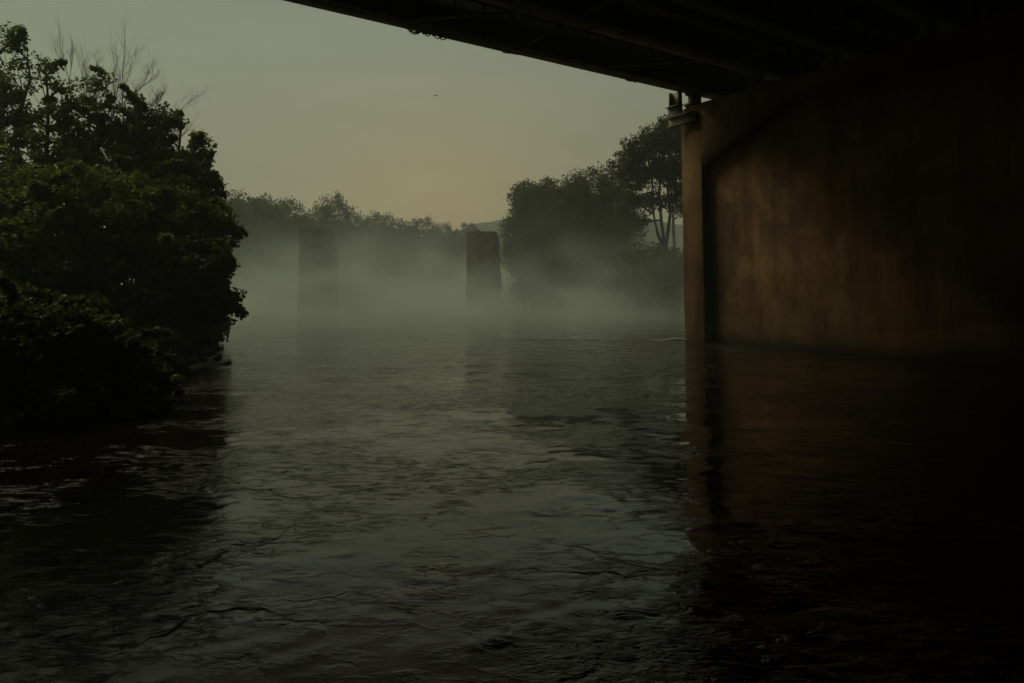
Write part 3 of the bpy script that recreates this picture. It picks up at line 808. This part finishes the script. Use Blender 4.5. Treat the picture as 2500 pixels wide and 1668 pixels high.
# the open-crowned tree beside the concrete pier
T = 78
tree('open_crowned_tree', 'tall open-crowned tree with visible forking trunk beside the concrete pier', 'tree', (at(1638, 600, T)[0], T),
     [pl(1540, 375, T, 1.8), pl(1580, 350, T, 2.0), pl(1625, 330, T, 2.2), pl(1630, 300, T, 1.0), pl(1670, 340, T, 2.4), pl(1525, 410, T, 1.6), pl(1560, 430, T, 2.2, 2, 1.6), pl(1610, 410, T, 2.4, 2, 2),
      pl(1660, 430, T, 2.2), pl(1545, 490, T, 1.8, 1.5, 1.3), pl(1600, 490, T, 1.9, 1.5, 1.2), pl(1655, 490, T, 1.8), pl(1570, 535, T, 1.2, 1, .7), pl(1530, 515, T, 1.0), pl(1700, 420, T, 3)],
     900, .60, 30, .28, M_leaf_mid, 501, .36, 'trees of the right bank', twigs=16, split=.36, shell=.15)
tree('open_crowned_tree', 'small leafy top poking up under the steel bracket', 'tree', (at(1650, 600, 84)[0], 84),
     [pl(1625, 312, 84, .9), pl(1645, 325, 84, 1.0), pl(1610, 330, 84, .7), pl(1650, 380, 84, 2)], 90, .4, 24, .26, M_leaf_mid, 502, .2, 'trees of the right bank', twigs=12, split=.5, shell=.1)
for i, (px, py, Y, wd, lab) in enumerate([
    (1300, 560, 100, 8, 'bush at the foot of the leftmost right bank tree'), (1370, 590, 98, 8, 'misty bush in the middle of the right bank'),
    (1450, 590, 94, 8, 'misty bush under the tallest dense tree'), (1525, 605, 86, 7, 'low bush left of the forking trunk'), (1590, 600, 80, 7, 'low bush at the foot of the forking trunk'),
    (1655, 605, 76, 7, 'low bush against the edge of the concrete pier')]):
    far_tree(px, py, Y, wd, lab, 600 + i, n=200, nlobe=4, cat='shrub', name='bank_bush', group='bushes on the right bank', low=.05, lm=M_leaf_mid)

# weeds and undergrowth on both banks (uncountable)
rs = np.random.RandomState(77)
n = 26000
yy = rs.uniform(8, 190, n); side = rs.rand(n) < .62
xx = np.where(side, np.interp(yy, _yl, _xl) - rs.rand(n) ** 1.6 * 14 + 1.4, np.interp(yy, _yr, _xr) + rs.rand(n) ** 1.6 * 14 - 1.4)
zz = ground_z(xx, yy); ok = zz > .02
P = np.stack([xx, yy, zz + .12], -1)[ok]
V, F, ti = leaves(P, .45, 9, .30, rs, droop=-.5, flat=.7)
V[:, 2] = np.maximum(V[:, 2], .01)
o = mesh_np('undergrowth', V, F, M_grass, tint=ti); tagit(o, 'rough dark undergrowth covering both river banks', 'undergrowth', kind='stuff')

mz = at(1186, 560, 470)
b = MB()
for k in range(3):
    a = k * 2.094; b.tube([(.35 * math.cos(a), .35 * math.sin(a), -3), (.12 * math.cos(a), .12 * math.sin(a), 7.2)], .09, 4)
for k in range(9):
    z1 = k * .8; rr = .35 - .23 * (z1 + 3) / 10.2
    for q in range(3):
        a0, a1 = q * 2.094, (q + 1) * 2.094
        b.tube([(rr * math.cos(a0), rr * math.sin(a0), z1), (rr * math.cos(a1), rr * math.sin(a1), z1 + .8)], .05, 3)
o = b.build('radio_mast', M_steel); o.location = mz
tagit(o, 'thin radio mast standing on the distant misty ridge', 'mast')
b = MB(); rs = np.random.RandomState(9)
for k in range(150):
    t = rs.rand() ** 1.6; x = 10.1 - t * 1.9 + rs.normal() * .10; y = 40.15 + t * .35 + rs.normal() * .13
    b.box((x, y, float(water_z(np.array(x), np.array(y))) + .012), (rs.uniform(.03, .16), rs.uniform(.02, .07), .014))
o = b.build('foam', M_foam); tagit(o, 'thin white foam where the river splits on the concrete pier', 'foam', kind='stuff')

# a small dark bird
bp = at(1064, 234, 70)
br = empty('flying_bird', bp, 'tiny dark bird flying alone in the open sky', 'bird', rz=R(75))
b = MB()
tt = np.linspace(0, 1, 9)
b.tube(np.stack([-.2 + tt * .4, 0 * tt, .015 * np.sin(tt * 6.3)], -1), .045 * np.sin(np.clip(tt, .03, .96) * np.pi) ** .7 + .004, 8)
sp = []
for s in (-1, 1):
    pts = [(.06, 0, .02), (.10, s * .16, .09), (.04, s * .36, .05), (-.06, s * .20, .065), (-.09, 0, .02)]
    V = np.array(pts + [(x, y, z - .012) for x, y, z in pts]); 
    b.add(V, [[0, 1, 6, 5], [1, 2, 7, 6], [2, 3, 8, 7], [3, 4, 9, 8]])
    b.F.setdefault(5, []).append(np.array([[0, 1, 2, 3, 4], [9, 8, 7, 6, 5]]) + b.n - 10)
b.build('body', M_feather, br, smooth=False)

# ------------------------------------------------------------------ air: haze, and the mist lying on the river
def vol_box(name, x0, x1, y0, y1, z0, z1):
    b = MB(); b.box(((x0 + x1) / 2, (y0 + y1) / 2, (z0 + z1) / 2), (x1 - x0, y1 - y0, z1 - z0))
    m, N, L, o = mat(name)
    p = N.new('ShaderNodeVolumePrincipled'); L.new(p.outputs[0], o.inputs['Volume'])
    ob = b.build(name, m); return ob, m, N, L, p
hzb, m, N, L, p = vol_box('haze', -3100, 3100, -620, 4200, -3, 62)
p.inputs['Color'].default_value = (.64, .72, .63, 1); p.inputs['Density'].default_value = .0018; p.inputs['Anisotropy'].default_value = .45
tagit(hzb, 'thin grey-green haze fading the distant trees and hills', 'haze', kind='stuff')

mb, m, N, L, p = vol_box('mist', -75, 75, 33, 262, .03, 14)
p.inputs['Color'].default_value = (.70, .78, .66, 1); p.inputs['Anisotropy'].default_value = .35
tc = N.new('ShaderNodeTexCoord')
geo = N.new('ShaderNodeNewGeometry'); sp = N.new('ShaderNodeSeparateXYZ'); L.new(geo.outputs['Position'], sp.inputs[0])
def M2(op, a, b=None):
    x = N.new('ShaderNodeMath'); x.operation = op
    for k, v_ in enumerate((a, b)):
        if v_ is None: continue
        if isinstance(v_, (int, float)): x.inputs[k].default_value = v_
        else: L.new(v_, x.inputs[k])
    return x.outputs[0]
mp = N.new('ShaderNodeMapping'); mp.inputs['Scale'].default_value = (1, .7, 1.6); L.new(geo.outputs['Position'], mp.inputs[0])
nn = N.new('ShaderNodeTexNoise'); nn.inputs['Scale'].default_value = .055; nn.inputs['Detail'].default_value = 2.5
L.new(mp.outputs[0], nn.inputs['Vector'])
mp3 = N.new('ShaderNodeMapping'); mp3.inputs['Scale'].default_value = (1, .6, 1.9); mp3.inputs['Location'].default_value = (9.2, 2.0, 1.0); L.new(geo.outputs['Position'], mp3.inputs[0])
n3 = N.new('ShaderNodeTexNoise'); n3.inputs['Scale'].default_value = .12; n3.inputs['Detail'].default_value = 4; n3.inputs['Distortion'].default_value = .6
L.new(mp3.outputs[0], n3.inputs['Vector'])
hs = M2('ADD', 1.6, M2('MULTIPLY', M2('MAXIMUM', M2('SUBTRACT', nn.outputs['Fac'], .34), 0.0), 12.0))      # scale height follows the billows
fall = M2('EXPONENT', M2('MULTIPLY', M2('DIVIDE', sp.outputs['Z'], hs), -1.0))
def ramp1(s, a, b_):
    x = N.new('ShaderNodeMapRange'); x.interpolation_type = 'SMOOTHSTEP'
    x.inputs[1].default_value = a; x.inputs[2].default_value = b_; L.new(s, x.inputs[0]); return x.outputs[0]
edge = M2('MULTIPLY', ramp1(sp.outputs['Y'], 34, 92), M2('SUBTRACT', 1.0, ramp1(sp.outputs['Z'], 7.0, 13.8)))
dens = M2('MULTIPLY', M2('MULTIPLY', fall, edge), M2('ADD', .040, M2('MULTIPLY', M2('MAXIMUM', M2('SUBTRACT', n3.outputs['Fac'], .42), 0.0), .52)))
L.new(dens, p.inputs['Density'])
tagit(mb, 'pale morning mist lying low over the river around the stone piers', 'mist', kind='stuff')
mb.data.materials[0].cycles.volume_sampling = 'MULTIPLE_IMPORTANCE' if hasattr(mb.data.materials[0], 'cycles') else 'DISTANCE'
